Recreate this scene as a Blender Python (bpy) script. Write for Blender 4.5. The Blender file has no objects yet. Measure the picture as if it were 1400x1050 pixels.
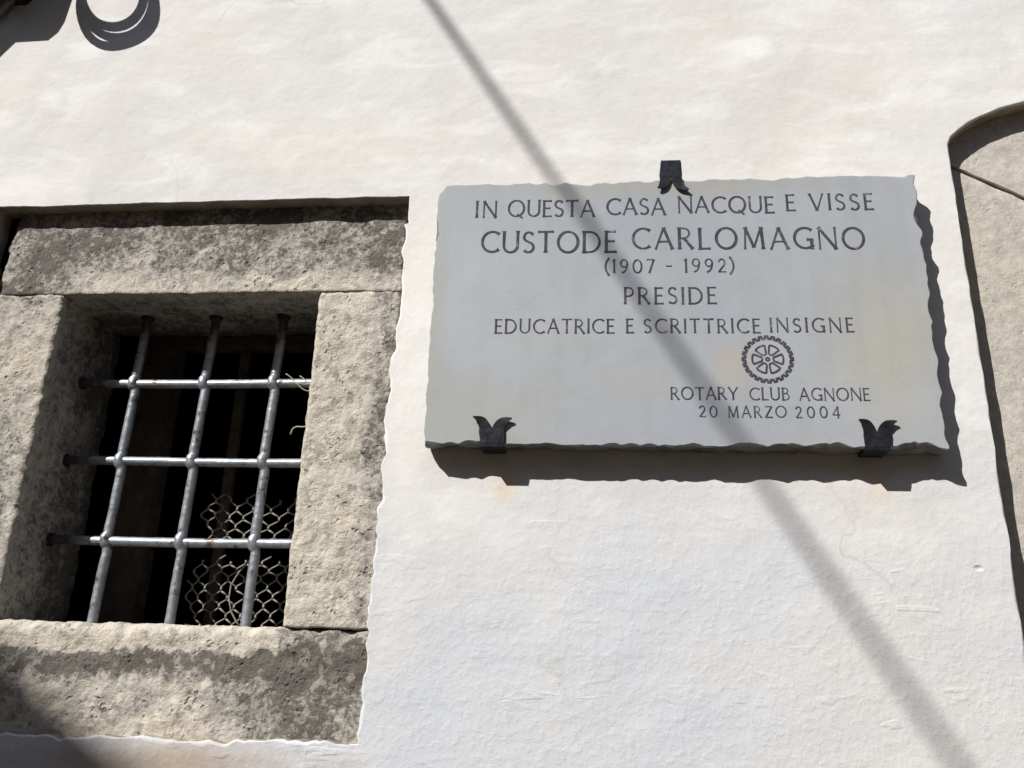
import bpy, bmesh, math, random
from mathutils import Vector, noise
from mathutils.geometry import tessellate_polygon

# ------------------------------------------------------------------ camera
scene = bpy.context.scene
F_PX = 1200.0                       # focal length of the photo in its own pixels (1400 wide)
CAM_D, CAM_Z = 1.6, 1.6             # metres from the wall, eye height
R_ = Vector((0.99523517, 0.09197496, 0.03236603))
U_ = Vector((-0.00016168, -0.33038984, 0.94384455))
W_ = Vector((-0.09750348, 0.93935252, 0.32880072))
cam_data = bpy.data.cameras.new('camera')
cam = bpy.data.objects.new('camera', cam_data)
scene.collection.objects.link(cam)
from mathutils import Matrix
m = Matrix.Identity(4)
for i in range(3):
    m[i][0], m[i][1], m[i][2] = R_[i], U_[i], -W_[i]
m[0][3], m[1][3], m[2][3] = 0.0, -CAM_D, CAM_Z
cam.matrix_world = m
cam_data.sensor_width = 36.0
cam_data.lens = 36.0 * F_PX / 1400.0
cam_data.clip_start = 0.02
cam_data.clip_end = 500.0
scene.camera = cam

# ------------------------------------------------------------------ light
SUN = Vector((0.85, 1.0, -1.17))    # the way the sunlight travels
world = bpy.data.worlds.new('World')
scene.world = world
world.use_nodes = True
wn = world.node_tree
wn.nodes.clear()
sky = wn.nodes.new('ShaderNodeTexSky')
sky.sky_type = 'NISHITA'
sky.sun_disc = False
sky.sun_elevation = math.radians(41.7)
sky.sun_rotation = math.radians(220.4)
bg = wn.nodes.new('ShaderNodeBackground')
bg.inputs['Strength'].default_value = 0.05
wo = wn.nodes.new('ShaderNodeOutputWorld')
wn.links.new(sky.outputs[0], bg.inputs['Color'])
wn.links.new(bg.outputs[0], wo.inputs['Surface'])
sd = bpy.data.lights.new('sun', 'SUN')
sd.energy = 4.6
sd.angle = math.radians(0.53)
sd.color = (1.0, 0.96, 0.90)
sun = bpy.data.objects.new('sun', sd)
scene.collection.objects.link(sun)
sun.rotation_euler = SUN.to_track_quat('-Z', 'Y').to_euler()
sun.location = (-6, -8, 10)
scene.view_settings.view_transform = 'Standard'
scene.view_settings.look = 'None'
scene.view_settings.exposure = 0.20
scene.view_settings.gamma = 1.0

# ------------------------------------------------------------------ helpers
def at(px, py, y=0.0):
    """where the line of sight through a point of the photo meets the plane at depth y"""
    d = R_ * ((px - 700) / F_PX) - U_ * ((py - 525) / F_PX) + W_
    t = (y + CAM_D) / d.y
    return Vector((0, -CAM_D, CAM_Z)) + d * t

def link(o, parent=None):
    scene.collection.objects.link(o)
    if parent is not None:
        o.parent = parent
        o.matrix_parent_inverse = Matrix.Identity(4)
    return o

def thing(name, label, cat, group=None, loc=(0, 0, 0)):
    o = bpy.data.objects.new(name, None)
    o.empty_display_size = 0.1
    o.location = loc
    link(o)
    o['label'] = label
    o['category'] = cat
    if group:
        o['group'] = group
    return o

def part_empty(name, parent, label=None):
    o = bpy.data.objects.new(name, None)
    o.empty_display_size = 0.1
    link(o, parent)
    if label:
        o['label'] = label
    return o

def tag(o, label=None, cat=None, group=None, kind=None):
    if label: o['label'] = label
    if cat: o['category'] = cat
    if group: o['group'] = group
    if kind: o['kind'] = kind
    return o

def obj(name, bm, mats, parent=None, smooth=False, offset=None):
    bmesh.ops.recalc_face_normals(bm, faces=bm.faces)
    me = bpy.data.meshes.new(name)
    if offset is not None:
        for v in bm.verts:
            v.co -= offset
    bm.to_mesh(me)
    bm.free()
    if not isinstance(mats, (list, tuple)):
        mats = [mats]
    for k in mats:
        me.materials.append(k)
    if smooth:
        for p in me.polygons:
            p.use_smooth = True
    return link(bpy.data.objects.new(name, me), parent)

def add_box(bm, lo, hi, mi=0):
    x0, y0, z0 = lo; x1, y1, z1 = hi
    v = [bm.verts.new(c) for c in ((x0,y0,z0),(x1,y0,z0),(x1,y1,z0),(x0,y1,z0),(x0,y0,z1),(x1,y0,z1),(x1,y1,z1),(x0,y1,z1))]
    for f in ((0,3,2,1),(4,5,6,7),(0,1,5,4),(1,2,6,5),(2,3,7,6),(3,0,4,7)):
        bm.faces.new([v[i] for i in f]).material_index = mi

def add_tube(bm, pts, rad, seg=10, caps=True, mi=0):
    """round bar along pts; rad is a number or one radius per point"""
    pts = [Vector(p) for p in pts]
    n = len(pts)
    rs = rad if isinstance(rad, (list, tuple)) else [rad] * n
    rings = []
    ref = None
    for i in range(n):
        t = (pts[min(i + 1, n - 1)] - pts[max(i - 1, 0)]).normalized()
        if ref is None:
            ref = Vector((0, 0, 1)) if abs(t.z) < 0.9 else Vector((0, 1, 0))
        a = (ref - t * ref.dot(t)).normalized()
        ref = a
        b = t.cross(a)
        rings.append([bm.verts.new(pts[i] + (a * math.cos(2*math.pi*k/seg) + b * math.sin(2*math.pi*k/seg)) * rs[i]) for k in range(seg)])
    for i in range(n - 1):
        for k in range(seg):
            f = bm.faces.new((rings[i][k], rings[i][(k+1) % seg], rings[i+1][(k+1) % seg], rings[i+1][k]))
            f.material_index = mi
            f.smooth = True
    if caps:
        bm.faces.new(rings[0][::-1]).material_index = mi
        bm.faces.new(rings[-1]).material_index = mi

def add_band(bm, pts, width, thick):
    """rectangular iron strip bent along pts, which lie in a plane of constant x"""
    n = len(pts); rings = []
    for i in range(n):
        t = (pts[min(i+1, n-1)] - pts[max(i-1, 0)]).normalized()
        nn = Vector((0, -t.z, t.y))
        x = Vector((1, 0, 0))
        rings.append([bm.verts.new(pts[i] + x*sx*width/2 + nn*sn*thick/2) for sx, sn in ((-1,-1),(1,-1),(1,1),(-1,1))])
    for i in range(n-1):
        for k in range(4):
            bm.faces.new((rings[i][k], rings[i][(k+1)%4], rings[i+1][(k+1)%4], rings[i+1][k]))
    bm.faces.new(rings[0][::-1]); bm.faces.new(rings[-1])

def nz(x, y, z, s, seed=0.0):
    return noise.noise(Vector((x*s + seed*7.13, y*s + seed*3.7, z*s - seed*5.1)))

def fbm(x, y, z, s, seed=0.0, octv=4):
    return noise.fractal(Vector((x*s + seed*7.13, y*s + seed*3.7, z*s - seed*5.1)), 0.9, 2.0, octv)

def smooth01(a, b, x):
    t = min(max((x - a) / (b - a), 0.0), 1.0)
    return t * t * (3 - 2 * t)

# ------------------------------------------------------------------ materials
class Mat:
    def __init__(self, name, rough=0.85, metal=0.0):
        self.m = bpy.data.materials.new(name)
        self.m.use_nodes = True
        self.t = self.m.node_tree
        self.p = self.t.nodes['Principled BSDF']
        self.p.inputs['Roughness'].default_value = rough
        self.p.inputs['Metallic'].default_value = metal
        self.co = self.t.nodes.new('ShaderNodeTexCoord').outputs['Object']
        self.p.inputs['Specular IOR Level'].default_value = 0.25
    def new(self, typ): return self.t.nodes.new(typ)
    def link(self, a, b): self.t.links.new(a, b)
    def vec(self, scale=(1, 1, 1), loc=(0, 0, 0)):
        n = self.new('ShaderNodeMapping')
        n.inputs['Scale'].default_value = scale
        n.inputs['Location'].default_value = loc
        self.link(self.co, n.inputs['Vector'])
        return n.outputs[0]
    def noise(self, scale, detail=4, rough=0.55, vec=None, dist=0.0):
        n = self.new('ShaderNodeTexNoise')
        n.inputs['Scale'].default_value = scale
        n.inputs['Detail'].default_value = detail
        n.inputs['Roughness'].default_value = rough
        n.inputs['Distortion'].default_value = dist
        self.link(vec if vec is not None else self.co, n.inputs['Vector'])
        return n.outputs['Fac']
    def ramp(self, fac, stops):
        n = self.new('ShaderNodeValToRGB')
        e = n.color_ramp.elements
        while len(e) < len(stops): e.new(0.5)
        for k, (pos, c) in enumerate(stops):
            e[k].position = pos
            e[k].color = (c, c, c, 1) if isinstance(c, (int, float)) else (*c, 1)
        self.link(fac, n.inputs['Fac'])
        return n.outputs['Color']
    def mix(self, fac, a, b, mode='MIX'):
        n = self.new('ShaderNodeMix')
        n.data_type = 'RGBA'; n.blend_type = mode
        for s, val in ((0, fac), (6, a), (7, b)):
            if isinstance(val, (int, float)): n.inputs[s].default_value = val
            elif isinstance(val, tuple): n.inputs[s].default_value = (*val, 1)
            else: self.link(val, n.inputs[s])
        return n.outputs[2]
    def math(self, op, a, b=None, c=None):
        n = self.new('ShaderNodeMath'); n.operation = op
        for s, val in enumerate((a, b, c)):
            if val is None: continue
            if isinstance(val, (int, float)): n.inputs[s].default_value = val
            else: self.link(val, n.inputs[s])
        return n.outputs[0]
    def attr(self, name):
        n = self.new('ShaderNodeAttribute'); n.attribute_name = name
        return n.outputs['Fac']
    def color(self, c):
        if isinstance(c, tuple): self.p.inputs['Base Color'].default_value = (*c, 1)
        else: self.link(c, self.p.inputs['Base Color'])
    def bump(self, h, dist=0.002, strength=1.0, prev=None):
        n = self.new('ShaderNodeBump')
        n.inputs['Strength'].default_value = strength
        n.inputs['Distance'].default_value = dist
        self.link(h, n.inputs['Height'])
        if prev is not None: self.link(prev, n.inputs['Normal'])
        self.link(n.outputs[0], self.p.inputs['Normal'])
        return n.outputs[0]

def make_plaster():
    M = Mat('white_plaster', 0.9)
    sep = M.new('ShaderNodeSeparateXYZ'); M.link(M.co, sep.inputs[0])
    def spot(px, py, rx, rz, wob=1.1, sc=14.0):
        """0 far away, 1 inside an uneven patch round a place on the wall"""
        q = at(px, py)
        dx = M.math('MULTIPLY', M.math('SUBTRACT', sep.outputs[0], q.x), 1 / rx)
        dz = M.math('MULTIPLY', M.math('SUBTRACT', sep.outputs[2], q.z), 1 / rz)
        d = M.math('SQRT', M.math('ADD', M.math('MULTIPLY', dx, dx), M.math('MULTIPLY', dz, dz)))
        if wob:
            d = M.math('ADD', d, M.math('MULTIPLY', M.math('SUBTRACT', M.noise(sc, 5, 0.6), 0.5), wob))
        return M.ramp(d, [(0.25, 1.0), (1.0, 0.0)])
    big = M.ramp(M.noise(1.7, 4, 0.55), [(0.36, 0.0), (0.64, 1.0)])
    c = M.mix(big, (0.790, 0.768, 0.738), (0.755, 0.765, 0.780))
    # greyed, rubbed areas
    mid = M.ramp(M.noise(4.5, 6, 0.62, dist=0.8), [(0.40, 0.0), (0.68, 1.0)])
    c = M.mix(M.math('MULTIPLY', mid, 0.55), c, (0.655, 0.648, 0.642))
    # fresh lime brushed on in wide soft strokes
    wash = M.ramp(M.noise(6.0, 5, 0.58, vec=M.vec((0.8, 1, 2.0), (3, 1, 5)), dist=0.6), [(0.50, 0.0), (0.68, 1.0)])
    c = M.mix(M.math('MULTIPLY', wash, 0.95), c, (0.875, 0.880, 0.890))
    pink = M.ramp(M.noise(3.6, 4, 0.55, vec=M.vec((1, 1, 1), (9, 2, 4))), [(0.50, 0.0), (0.70, 1.0)])
    c = M.mix(M.math('MULTIPLY', pink, 0.30), c, (0.80, 0.755, 0.705))
    # cooler, greyer tone on the lower wall
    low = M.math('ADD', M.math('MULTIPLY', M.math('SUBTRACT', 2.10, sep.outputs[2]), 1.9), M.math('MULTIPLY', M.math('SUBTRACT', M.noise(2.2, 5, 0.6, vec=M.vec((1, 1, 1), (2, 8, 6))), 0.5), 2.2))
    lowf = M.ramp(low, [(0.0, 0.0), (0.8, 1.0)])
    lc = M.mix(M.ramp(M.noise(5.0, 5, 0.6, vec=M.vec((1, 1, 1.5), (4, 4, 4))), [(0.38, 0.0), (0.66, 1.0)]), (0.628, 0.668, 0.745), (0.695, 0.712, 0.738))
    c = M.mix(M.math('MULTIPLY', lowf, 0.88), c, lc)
    c = M.mix(M.math('MULTIPLY', spot(1250, 960, 0.34, 0.5), 0.5), c, (0.745, 0.725, 0.690))
    # tan patch under the window, old yellowed lime over it, white lime between window and plaque, rusty stains below the clamps
    for (px, py, rx, rz, k, colr) in ((690, 668, 0.034, 0.040, 0.50, (0.76, 0.60, 0.42)), (1205, 672, 0.030, 0.032, 0.40, (0.76, 0.62, 0.45)), (240, 1045, 0.34, 0.055, 0.9, (0.44, 0.36, 0.285)), (470, 200, 0.42, 0.11, 0.38, (0.82, 0.765, 0.69)), (20, 255, 0.16, 0.07, 0.8, (0.88, 0.87, 0.85)), (560, 480, 0.06, 0.55, 0.75, (0.87, 0.865, 0.85)), (1270, 300, 0.12, 0.6, 0.5, (0.85, 0.845, 0.83)), (800, 30, 0.5, 0.14, 0.4, (0.71, 0.70, 0.69))):
        c = M.mix(M.math('MULTIPLY', spot(px, py, rx, rz), k), c, colr)
    speck = M.ramp(M.noise(110, 2, 0.5), [(0.70, 0.0), (0.78, 1.0)])
    c = M.mix(M.math('MULTIPLY', speck, 0.22), c, (0.48, 0.44, 0.40))
    # a few hairline cracks
    vor = M.new('ShaderNodeTexVoronoi'); vor.feature = 'DISTANCE_TO_EDGE'; vor.inputs['Scale'].default_value = 1.1
    vw = M.new('ShaderNodeVectorMath'); vw.operation = 'ADD'
    nn = M.new('ShaderNodeTexNoise'); nn.inputs['Scale'].default_value = 3.5; nn.inputs['Detail'].default_value = 6
    M.link(M.co, nn.inputs['Vector'])
    s2 = M.new('ShaderNodeVectorMath'); s2.operation = 'SCALE'; s2.inputs['Scale'].default_value = 0.35
    M.link(nn.outputs['Color'], s2.inputs[0]); M.link(M.co, vw.inputs[0]); M.link(s2.outputs[0], vw.inputs[1])
    M.link(vw.outputs[0], vor.inputs['Vector'])
    crack = M.math('MULTIPLY', M.ramp(vor.outputs['Distance'], [(0.0, 1.0), (0.0016, 0.0)]), M.ramp(M.noise(2.0, 3, 0.5, vec=M.vec((1, 1, 1), (5, 1, 8))), [(0.52, 0.0), (0.60, 1.0)]))
    c = M.mix(M.math('MULTIPLY', crack, 0.35), c, (0.45, 0.41, 0.36))
    M.color(c)
    b = M.bump(M.noise(5.0, 4, 0.55), 0.010, 0.6)
    b = M.bump(M.noise(20, 4, 0.55, vec=M.vec((0.75, 1, 1.0))), 0.0015, 0.7, b)
    pim = M.ramp(M.noise(60, 4, 0.6), [(0.46, 0.0), (0.80, 1.0)])
    pim = M.math('MULTIPLY', pim, M.math('ADD', M.math('MULTIPLY', lowf, 0.75), 0.25))
    b = M.bump(pim, 0.0012, 0.6, b)
    ridge = M.ramp(M.noise(24, 2, 0.5, vec=M.vec((0.38, 1, 1.25), (1, 7, 2)), dist=0.5), [(0.62, 0.0), (0.68, 1.0), (0.78, 0.4)])
    b = M.bump(M.math('MULTIPLY', ridge, M.math('MULTIPLY', lowf, M.ramp(M.noise(3.0, 3, 0.5, vec=M.vec((1, 1, 1), (7, 7, 1))), [(0.40, 0.0), (0.55, 1.0)]))), 0.0007, 0.8, b)
    b = M.bump(spot(1338, 777, 0.010, 0.006, 0), -0.0025, 0.8, b)
    b = M.bump(M.noise(150, 3, 0.6), 0.0005, 0.6, b)
    return M.m

def make_stone(name, clean, grey, dark, seed, pits=1.0, yellow=(0.42, 0.36, 0.25), rough=1.0):
    """weathered limestone: 'stain_shade' on the mesh holds the dark crust and the shade painted on inner faces"""
    M = Mat(name, 0.93)
    v1 = M.vec((1, 1, 1), (seed, seed * 2, -seed))
    n1 = M.noise(9, 6, 0.62, v1, 0.3)
    n2 = M.noise(48, 6, 0.68, v1, 0.15)
    n3 = M.noise(130, 4, 0.65, v1)
    st = M.attr('stain_shade')
    c = M.mix(M.ramp(n2, [(0.36, 0.0), (0.64, 1.0)]), clean, tuple(0.72 * k for k in clean))
    c = M.mix(M.math('MULTIPLY', M.ramp(M.noise(5, 4, 0.5, v1), [(0.48, 0.0), (0.7, 1.0)]), 0.55), c, yellow)
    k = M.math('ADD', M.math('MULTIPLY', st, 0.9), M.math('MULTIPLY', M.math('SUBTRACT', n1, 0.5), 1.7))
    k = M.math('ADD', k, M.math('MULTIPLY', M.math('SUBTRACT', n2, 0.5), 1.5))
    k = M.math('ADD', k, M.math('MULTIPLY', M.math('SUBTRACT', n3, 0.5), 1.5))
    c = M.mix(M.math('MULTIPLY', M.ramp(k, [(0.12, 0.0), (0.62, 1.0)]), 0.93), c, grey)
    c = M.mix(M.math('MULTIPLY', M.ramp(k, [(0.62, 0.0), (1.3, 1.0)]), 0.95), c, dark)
    # pale flecks and small dark chips
    vor = M.new('ShaderNodeTexVoronoi'); vor.inputs['Scale'].default_value = 70
    vw = M.new('ShaderNodeVectorMath'); vw.operation = 'ADD'
    nn = M.new('ShaderNodeTexNoise'); nn.inputs['Scale'].default_value = 60; nn.inputs['Detail'].default_value = 3
    M.link(v1, nn.inputs['Vector'])
    sc_ = M.new('ShaderNodeVectorMath'); sc_.operation = 'SCALE'; sc_.inputs['Scale'].default_value = 0.025
    M.link(nn.outputs['Color'], sc_.inputs[0]); M.link(v1, vw.inputs[0]); M.link(sc_.outputs[0], vw.inputs[1])
    M.link(vw.outputs[0], vor.inputs['Vector'])
    vs = M.new('ShaderNodeSeparateColor'); M.link(vor.outputs['Color'], vs.inputs[0])
    c = M.mix(M.math('MULTIPLY', M.ramp(vs.outputs[0], [(0.80, 0.0), (0.92, 1.0)]), 0.42 * rough), c, (0.56, 0.54, 0.49))
    c = M.mix(M.math('MULTIPLY', M.ramp(vs.outputs[1], [(0.80, 0.0), (0.92, 1.0)]), 0.42 * rough), c, tuple(0.9 * q for q in dark))
    pit = M.math('MULTIPLY', M.ramp(vor.outputs['Distance'], [(0.12, 1.0), (0.36, 0.0)]), M.ramp(M.noise(16, 4, 0.65, v1), [(0.50, 0.0), (0.60, 1.0)]))
    c = M.mix(M.math('MULTIPLY', pit, 0.6 * pits), c, tuple(0.6 * q for q in dark))
    M.color(c)
    b = M.bump(n2, 0.0058 * rough, 0.95)
    b = M.bump(n3, 0.0026 * rough, 0.9, b)
    b = M.bump(vs.outputs[2], 0.0016 * rough, 0.8, b)
    b = M.bump(pit, -0.004, 0.8 * pits, b)
    return M.m

def make_marble():
    M = Mat('grey_marble', 0.5)
    c = M.mix(M.ramp(M.noise(2.6, 4, 0.5, dist=0.5), [(0.35, 0.0), (0.68, 1.0)]), (0.375, 0.408, 0.468), (0.448, 0.472, 0.510))
    c = M.mix(M.math('MULTIPLY', M.ramp(M.noise(7, 5, 0.6, dist=1.2), [(0.45, 0.0), (0.7, 1.0)]), 0.5), c, (0.372, 0.398, 0.405))
    sep = M.new('ShaderNodeSeparateXYZ'); M.link(M.co, sep.inputs[0])
    for (px, py, rx, rz, k, colr) in ((1215, 470, 0.16, 0.22, 0.75, (0.455, 0.445, 0.395)), (1005, 500, 0.06, 0.07, 0.6, (0.48, 0.43, 0.37)), (640, 560, 0.22, 0.10, 0.6, (0.405, 0.42, 0.395)), (900, 255, 0.5, 0.035, 0.7, (0.385, 0.388, 0.365)), (595, 430, 0.035, 0.3, 0.6, (0.395, 0.395, 0.365)), (880, 520, 0.10, 0.05, 0.5, (0.44, 0.43, 0.42)), (1160, 530, 0.05, 0.03, 0.3, (0.47, 0.47, 0.46)), (690, 610, 0.05, 0.03, 0.5, (0.36, 0.33, 0.28))):
        q = at(px, py, PLQ_Y)
        dx = M.math('MULTIPLY', M.math('SUBTRACT', sep.outputs[0], q.x), 1 / rx)
        dz = M.math('MULTIPLY', M.math('SUBTRACT', sep.outputs[2], q.z), 1 / rz)
        d = M.math('SQRT', M.math('ADD', M.math('MULTIPLY', dx, dx), M.math('MULTIPLY', dz, dz)))
        d = M.math('ADD', d, M.math('MULTIPLY', M.math('SUBTRACT', M.noise(8, 4, 0.6), 0.5), 0.9))
        c = M.mix(M.math('MULTIPLY', M.ramp(d, [(0.2, 1.0), (1.0, 0.0)]), k), c, colr)
    streak = M.ramp(M.noise(26, 4, 0.6, vec=M.vec((1, 1, 0.07), (2, 3, 1))), [(0.48, 0.0), (0.72, 1.0)])
    c = M.mix(M.math('MULTIPLY', streak, 0.22), c, (0.33, 0.33, 0.31))
    vein = M.ramp(M.noise(3.2, 6, 0.6, vec=M.vec((1, 1, 1.6), (6, 2, 3)), dist=1.6), [(0.485, 0.0), (0.50, 1.0), (0.515, 0.0)])
    c = M.mix(M.math('MULTIPLY', vein, 0.16), c, (0.30, 0.31, 0.33))
    c = M.mix(M.math('MULTIPLY', M.ramp(M.noise(160, 2, 0.5), [(0.68, 0.0), (0.76, 1.0)]), 0.3), c, (0.27, 0.28, 0.30))
    edge = M.attr('stain_shade')
    c = M.mix(M.math('MULTIPLY', edge, 0.85), c, (0.135, 0.122, 0.095))  # rim and underside darkened, their shade put into the colour
    M.color(c)
    b = M.bump(M.noise(12, 3, 0.5), 0.0012, 0.6)
    M.bump(M.noise(260, 3, 0.6), 0.0003, 0.6, b)
    return M.m

def make_plain(name, col, rough=0.6, metal=0.0, var=0.35, scale=60, bump=0.0006, spot=None, end_shade=None):
    M = Mat(name, rough, metal)
    n = M.noise(scale, 4, 0.6)
    c = M.mix(M.ramp(n, [(0.35, 0.0), (0.68, 1.0)]), col, tuple(k * (1 - var) for k in col))
    if spot:
        c = M.mix(M.ramp(M.noise(scale * 0.6, 5, 0.65, vec=M.vec((1, 1, 1), (4, 4, 4))), [(0.58, 0.0), (0.64, 1.0)]), c, spot)
    if end_shade:
        c = M.mix(M.math('MULTIPLY', M.attr('end_shade'), 0.9), c, end_shade)  # darkens the shaded bar ends by colour
    M.color(c)
    M.bump(n, bump, 0.8)
    return M.m

PLQ_Y = -0.048        # the plaque's face, in front of the wall
M_plaster = make_plaster()
M_mortar = make_plain('brown_mortar', (0.42, 0.37, 0.31), 0.95, 0, 0.4, 25, 0.002)  # browner tone for the inner faces of the plaster edge
M_stone = make_stone('weathered_limestone', (0.72, 0.665, 0.575), (0.440, 0.418, 0.385), (0.150, 0.138, 0.124), 1.7, 1.0, (0.57, 0.515, 0.42))
M_archstone = make_stone('pale_arch_stone', (0.66, 0.625, 0.565), (0.52, 0.495, 0.45), (0.30, 0.28, 0.255), 4.1, 0.35, (0.60, 0.55, 0.45), 0.4)
M_marble = make_marble()
M_letter = make_plain('letter_paint', (0.082, 0.086, 0.112), 0.8, 0, 0.5, 70, 0.0002, (0.20, 0.21, 0.235))
M_iron = make_plain('blackened_iron', (0.034, 0.037, 0.048), 0.42, 0.4, 0.45, 70, 0.0016, (0.060, 0.047, 0.040))
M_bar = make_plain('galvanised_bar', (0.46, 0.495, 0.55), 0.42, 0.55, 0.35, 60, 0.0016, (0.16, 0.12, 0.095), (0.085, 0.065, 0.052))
M_wire = make_plain('rusty_wire', (0.37, 0.355, 0.315), 0.7, 0.1, 0.4, 90, 0.0, (0.15, 0.10, 0.07))
M_straw = make_plain('dry_straw', (0.50, 0.46, 0.36), 0.8, 0, 0.3, 60, 0.0)
M_timber = make_plain('old_timber', (0.13, 0.105, 0.085), 0.8, 0, 0.5, 30, 0.002)
M_room = make_plain('shaded_room', (0.035, 0.032, 0.030), 0.95, 0, 0.3, 10, 0.002)  # near-black colour stands in for the unlit interior
M_pipe = make_plain('grey_steel', (0.22, 0.22, 0.225), 0.45, 0.4, 0.3, 40, 0.0006)
M_cable = make_plain('black_cable', (0.02, 0.02, 0.02), 0.5, 0, 0.2, 40, 0.0)
M_paving = make_plain('street_paving', (0.22, 0.175, 0.13), 0.9, 0, 0.4, 8, 0.006)
M_facade = make_plain('dark_stone_facade', (0.21, 0.155, 0.105), 0.9, 0, 0.4, 6, 0.01)
M_roof = make_plain('clay_tiles', (0.22, 0.11, 0.07), 0.9, 0, 0.4, 20, 0.01)

# ------------------------------------------------------------------ outlines
def resample(pts, step):
    """closed outline of (x, z) to even steps"""
    out = []
    n = len(pts)
    for i in range(n):
        a, b = Vector(pts[i]), Vector(pts[(i + 1) % n])
        k = max(1, int((b - a).length / step))
        for q in range(k):
            out.append(a.lerp(b, q / k))
    return out

def area2(p):
    return sum(p[i].x * p[(i+1) % len(p)].y - p[(i+1) % len(p)].x * p[i].y for i in range(len(p)))

def normals2(p):
    """outward normals of a closed outline"""
    s = 1 if area2(p) > 0 else -1
    res = []
    n = len(p)
    for i in range(n):
        t = (p[(i+1) % n] - p[i-1])
        t = t.normalized() if t.length > 1e-9 else Vector((1, 0))
        res.append(Vector((t.y, -t.x)) * s)
    return res

def xz(px, py, y=0.0):
    q = at(px, py, y)
    return Vector((q.x, q.z))

WIN_R = 0.034         # how far the window's stone lies behind the plaster
ARC_R = 0.040
XL = at(0, 283).x - 0.006
win_px = [(560,268),(559,285),(557,303),(552,306),(551,330),(547,400),(539,470),(532,540),(525,600),(520,655),(521,686),(515,694),(510,760),(505,830),(501,880),(498,930),(494,985),(490,1018)]
win_hole = [xz(*p) for p in win_px]
zb = xz(250, 1012).y
win_hole += [Vector((XL - 0.002, xz(0, 1006).y)), Vector((XL, xz(0, 283).y))]
S8 = 0.8
def sc(x, z): return Vector((x * S8, CAM_Z + (z - 1.6) * S8))
arch_half = [(.888,2.925),(.890,2.948),(.899,2.968),(.918,2.988),(.945,3.008),(.976,3.026),(1.03,3.049),(1.089,3.067),(1.20,3.098),(1.35,3.130),(1.5,3.152),(1.65,3.166),(1.8,3.170)]
AX = 1.8
arch_hole = [sc(*p) for p in arch_half] + [sc(2*AX - x, z) for x, z in arch_half[-2::-1]]
arch_hole += [Vector((sc(2*AX - .888, 0).x, 0.01)), Vector((sc(.888, 0).x, 0.01))]

# ------------------------------------------------------------------ the house
house = thing('house', 'old white plastered house front with a barred stone window and a stone archway', 'house')
X0, X1, ZT, YB = -7.0, 8.0, 7.5, 4.2
bm = bmesh.new()
edges = []
outer = [Vector((X0, 0)), Vector((X1, 0)), Vector((X1, ZT)), Vector((X0, ZT))]
def loop_at(pts, y):
    return [bm.verts.new((p.x, y, p.y)) for p in pts]
def close_edges(vs):
    return [bm.edges.new((vs[i], vs[(i+1) % len(vs)])) for i in range(len(vs))]
fill_e = close_edges(loop_at(resample(outer, 0.5), 0.0))
lip_faces = []
for k, (hole, depth, rag, lip) in enumerate(((win_hole, WIN_R + 0.02, 0.0060, 0.0065), (arch_hole, ARC_R + 0.03, 0.0012, 0.005))):
    p = resample(hole, 0.007 if k == 0 else 0.02)
    nr = normals2(p)
    q = []
    topz = max(a.y for a in p)
    for a, b in zip(p, nr):
        r = rag
        if k == 0 and a.y > topz - 0.06: r = 0.0012     # the plaster's top edge is ruled straight
        d = r * (1.2 * fbm(a.x, 0, a.y, 24, 3, 5) + 1.0 * nz(a.x, 0, a.y, 8, 9)) + (0.25 * r * nz(a.x, 5, a.y, 120, 2))
        q.append(a + b * d)
    rings = []
    for (off, y) in ((lip, 0.0), (lip*0.62, lip*0.07), (lip*0.30, lip*0.30), (lip*0.09, lip*0.62), (0.0, lip), (-0.0015, depth)):
        ring = []
        for a, b in zip(q, nr):
            kk = 1.0
            if k == 0 and a.y > topz - 0.06: kk = 0.28
            w = kk * max(0.12, 0.75 + 0.95 * fbm(a.x, 1, a.y, 16, 4, 4))
            ring.append(bm.verts.new(((a + b*off*w).x, y * (kk if y < depth else 1), (a + b*off*w).y)))
        rings.append(ring)
    for r0, r1 in zip(rings, rings[1:]):
        n = len(r0)
        for i in range(n):
            f = bm.faces.new((r0[i], r0[(i+1) % n], r1[(i+1) % n], r1[i]))
            f.smooth = r1 is not rings[-1]
            if r1 is rings[-1]: f.material_index = 1
    n = len(rings[0])
    fill_e += [bm.edges.get((rings[0][i], rings[0][(i+1) % n])) for i in range(n)]
bmesh.ops.triangle_fill(bm, edges=fill_e, use_beauty=True)
# the rest of the house behind the front: sides, back, top
v = {}
for name, c in (('a', (X0, 0, 0)), ('b', (X1, 0, 0)), ('c', (X1, YB, 0)), ('d', (X0, YB, 0)), ('e', (X0, 0, ZT)), ('f', (X1, 0, ZT)), ('g', (X1, YB, ZT)), ('h', (X0, YB, ZT))):
    v[name] = bm.verts.new(c)
for f in ('bcgf', 'cdhg', 'daeh', 'efgh'):
    bm.faces.new([v[c] for c in f])
wall = obj('plaster_wall', bm, [M_plaster, M_mortar], house)

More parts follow.
